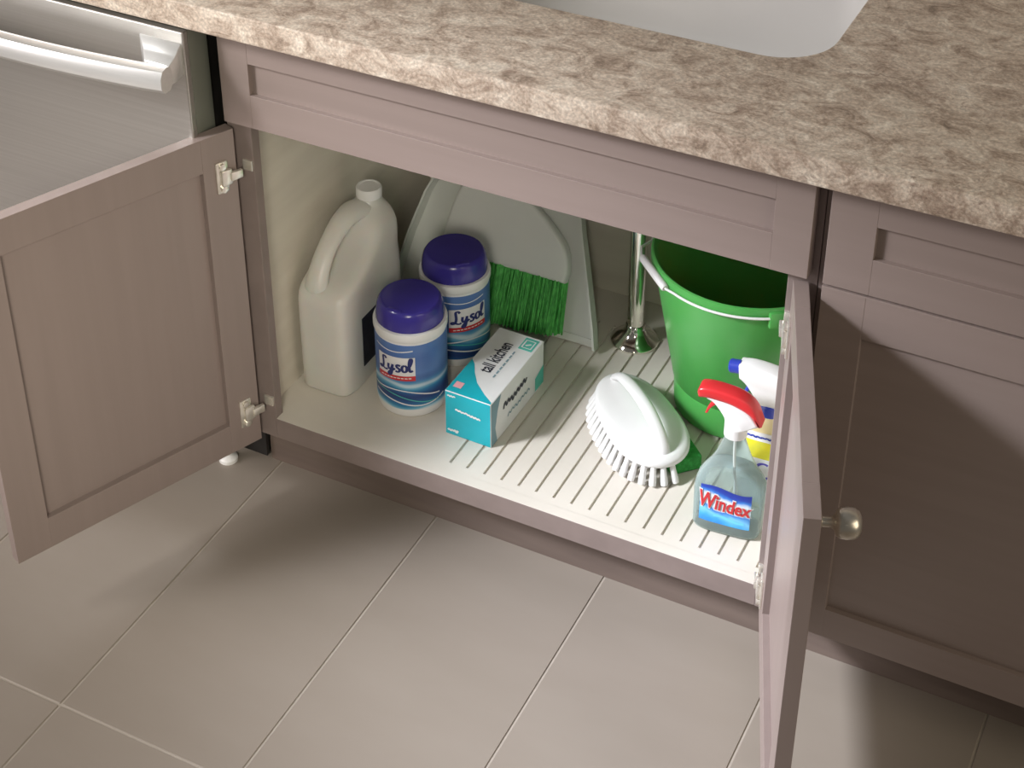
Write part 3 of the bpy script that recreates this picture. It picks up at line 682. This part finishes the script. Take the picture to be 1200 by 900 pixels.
sg = thing('sponge', (.634, .205, ZS), 'small green scouring sponge under the edge of the white brush', 'sponge', rz=R(-44))
bm = box(-.042, .042, -.026, .026, 0, .0275, bev=.004, seg=3); obj('pad', bm, M_sponge, sg, smooth=R(40))

# ------------------------------------------------------------------ window cleaner bottle
WX, WY = .7600, .0990
wx = thing('spray_bottle', (WX, WY, ZS), 'clear window cleaner spray bottle with red trigger top and blue label', 'spray bottle', rz=R(5))
def ws(z, hx, hy, e=3.6, cx=0): return sup(cx, 0, hx, hy, z, e)
prof = [(0, .044, .022, 4), (.003, .049, .0265, 4), (.010, .0515, .0290, 4), (.075, .0520, .0292, 4), (.088, .0500, .0285, 3.6), (.100, .0440, .0265, 3.2), (.115, .0345, .0240, 2.8), (.132, .0265, .0215, 2.4), (.150, .0205, .0185, 2.1), (.164, .0160, .0155, 2), (.176, .0145, .0145, 2)]
obj('bottle', loft([ws(z, a, b, e) for z, a, b, e in prof]), M_clear, wx, smooth=R(60))
pl = [(.004, .047, .025, 4), (.010, .0495, .0272, 4), (.075, .0500, .0274, 4), (.088, .048, .0267, 3.6), (.100, .042, .0247, 3.2), (.113, .0335, .0225, 2.8)]
obj('liquid', loft([ws(z, a, b, e) for z, a, b, e in pl]), M_liq, wx, smooth=R(60))
bm = bmesh.new(); tube(bm, spline([(0, 0, .172), (.002, 0, .12), (.010, 0, .05), (.016, 0, .008)], 6), .0022, 8); obj('dip_tube', bm, M_white, wx, smooth=R(60))
# label on the front
def on_front(x): # front surface of the body at x
    return -.0292*(1-min(.999, abs(x)/.0520)**4)**.25
bm = bmesh.new(); n = 18
vv = [[bm.verts.new((-.038+.076*i/n, on_front(-.038+.076*i/n)-.0006, (.024, .0905)[j]+ (.003 if j else 0)*math.sin(i/n*6))) for i in range(n+1)] for j in range(2)]
for i in range(n): bm.faces.new((vv[0][i], vv[0][i+1], vv[1][i+1], vv[1][i]))
lab = obj('label', bm, swirl_label(), wx)
for off, dy, mt in ((.0024, .0012, M_paperw), (.0009, .0019, M_redp)):
    tb = text_bm('Windex', .0340, .16, off)
    mapv(tb, lambda c: (c.x*.70-.002, on_front(c.x*.70)-dy, c.y*(1.06-3.0*c.x)+.0620-.05*c.x)); obj('lettering', tb, mt, lab)
bm = bmesh.new(); ribbon(bm, [(-.016+.046*i/12, .038+.002*math.sin(i/2)-.06*(.046*i/12)) for i in range(13)], .0050)
mapv(bm, lambda c: (c.x, on_front(c.x)-.0010, c.y)); obj('label_stripe', bm, mat('label_cyan', lin((110, 205, 248)), .4), lab)
# trigger head: nozzle towards -x
def head(root, z, white, top, trig, noz, collar, sc_=1.0, flip_top=True):
    obj('collar', lathe([(.0150*sc_, z-.004), (.0168*sc_, z-.003), (.0168*sc_, z+.014), (.0150*sc_, z+.016)], 28), collar, root, smooth=R(40))
    def prism(pts, hw, bev): 
        b = extrude_poly(pts, 2*hw, bev, 2); mapv(b, lambda c: (c.x*sc_, (c.y-hw)*sc_, c.z*sc_+z)); return b
    P = lambda pts: [(p.x, p.y) for p in spline([(a, b, 0) for a, b in pts], 5)]
    if flip_top:
        bodyp = P([(-.015, .014), (-.017, .030), (-.032, .050), (-.044, .056)]) + P([(-.044, .064), (-.010, .056), (.018, .045), (.034, .026)]) + [(.020, .016), (.014, .012)]
        topp = P([(-.0555, .0560), (-.0575, .066), (-.052, .0735), (-.030, .0755), (.004, .0705), (.026, .056), (.0385, .028)]) + P([(.034, .026), (.020, .044), (-.008, .0555), (-.040, .0585)])
        obj('spray_body', prism(bodyp, .0115, .003), white, root, smooth=R(50))
        obj('top_shroud', prism(topp, .0135, .004), top, root, smooth=R(50))
        obj('trigger', prism(P([(-.030, .052), (-.037, .046), (-.043, .034), (-.0455, .026)]) + P([(-.0420, .026), (-.038, .036), (-.031, .044), (-.024, .048)]), .006, .0012), trig, root, smooth=R(50))
    else:
        bodyp = P([(-.014, .014), (-.022, .024), (-.036, .044), (-.048, .054)]) + P([(-.050, .074), (-.025, .077), (.010, .072), (.030, .058), (.037, .040), (.030, .024), (.016, .014)])
        obj('spray_body', prism(bodyp, .0155, .005), white, root, smooth=R(50))
        b = lathe([(.0095, 0), (.0105, .001), (.0105, .016), (.0085, .018)], 20); M0 = Matrix.Translation((-.0475*sc_, 0, z+.065*sc_)) @ Matrix.Rotation(R(-96), 4, 'Y')
        mapv(b, lambda c: M0 @ c); obj('nozzle', b, noz, root, smooth=R(40))
        obj('trigger', prism(P([(-.028, .052), (-.036, .040), (-.040, .026), (-.046, .014)]) + P([(-.041, .013), (-.035, .025), (-.030, .036), (-.020, .040)]), .007, .0015), trig, root, smooth=R(50))
head(wx, .1765, M_white, M_red, M_red, M_red, M_white)

# second spray bottle, partly behind the open door
s2 = thing('spray_bottle', (.7870, .1720, ZS), 'white trigger spray bottle with blue nozzle and yellow label behind the clear one', 'spray bottle', rz=R(4))
p2 = [(0, .036, .020, 3.4), (.003, .040, .0235, 3.6), (.010, .0420, .0255, 3.6), (.095, .0420, .0255, 3.6), (.140, .0415, .0253, 3.4), (.152, .0390, .0243, 3.2), (.160, .033, .0222, 2.8), (.166, .024, .019, 2.3), (.1695, .0165, .0155, 2), (.173, .0140, .0140, 2)]
obj('bottle', loft([ws(z, a, b, e) for z, a, b, e in p2]), M_cream, s2, smooth=R(60))
def band(z0, z1, g): 
    out = []
    for z in (z0, (z0+z1)/2, z1):
        for (za, a, b, e), (zb, a2, b2, e2) in zip(p2[:-1], p2[1:]):
            if za <= z <= zb: t = (z-za)/(zb-za); out.append(ws(z, a+(a2-a)*t+g, b+(b2-b)*t+g, e+(e2-e)*t)); break
    return loft(out, cap0=False, cap1=False)
lw = obj('label', band(.015, .100, .0006), M_paperw, s2, smooth=R(60))
obj('yellow_band', band(.100, .132, .0007), M_yel, lw, smooth=R(60))
obj('white_band', band(.132, .148, .0007), M_paperw, lw, smooth=R(60))
def f2(x): return -.0255*(1-min(.999, abs(x)/.0420)**3.6)**(1/3.6)
obj('label_mark', mapv(scrib(-.034, .030, .140, .0018, 18, .0026, 21), lambda c: (c.x, f2(c.x)-.0014, c.y)), M_blue, lw)
bm = bmesh.new(); ribbon(bm, [(.004+.012*math.cos(t), .078+.014*math.sin(t)) for t in [R(60+12*i) for i in range(22)]], .0040)
obj('label_mark', mapv(bm, lambda c: (c.x, f2(c.x)-.0012, c.y)), mat('label_violet', lin((96, 84, 180)), .4), lw)
head(s2, .1725, M_white, M_white, M_blue, M_blue, M_blue, 1.0, False)
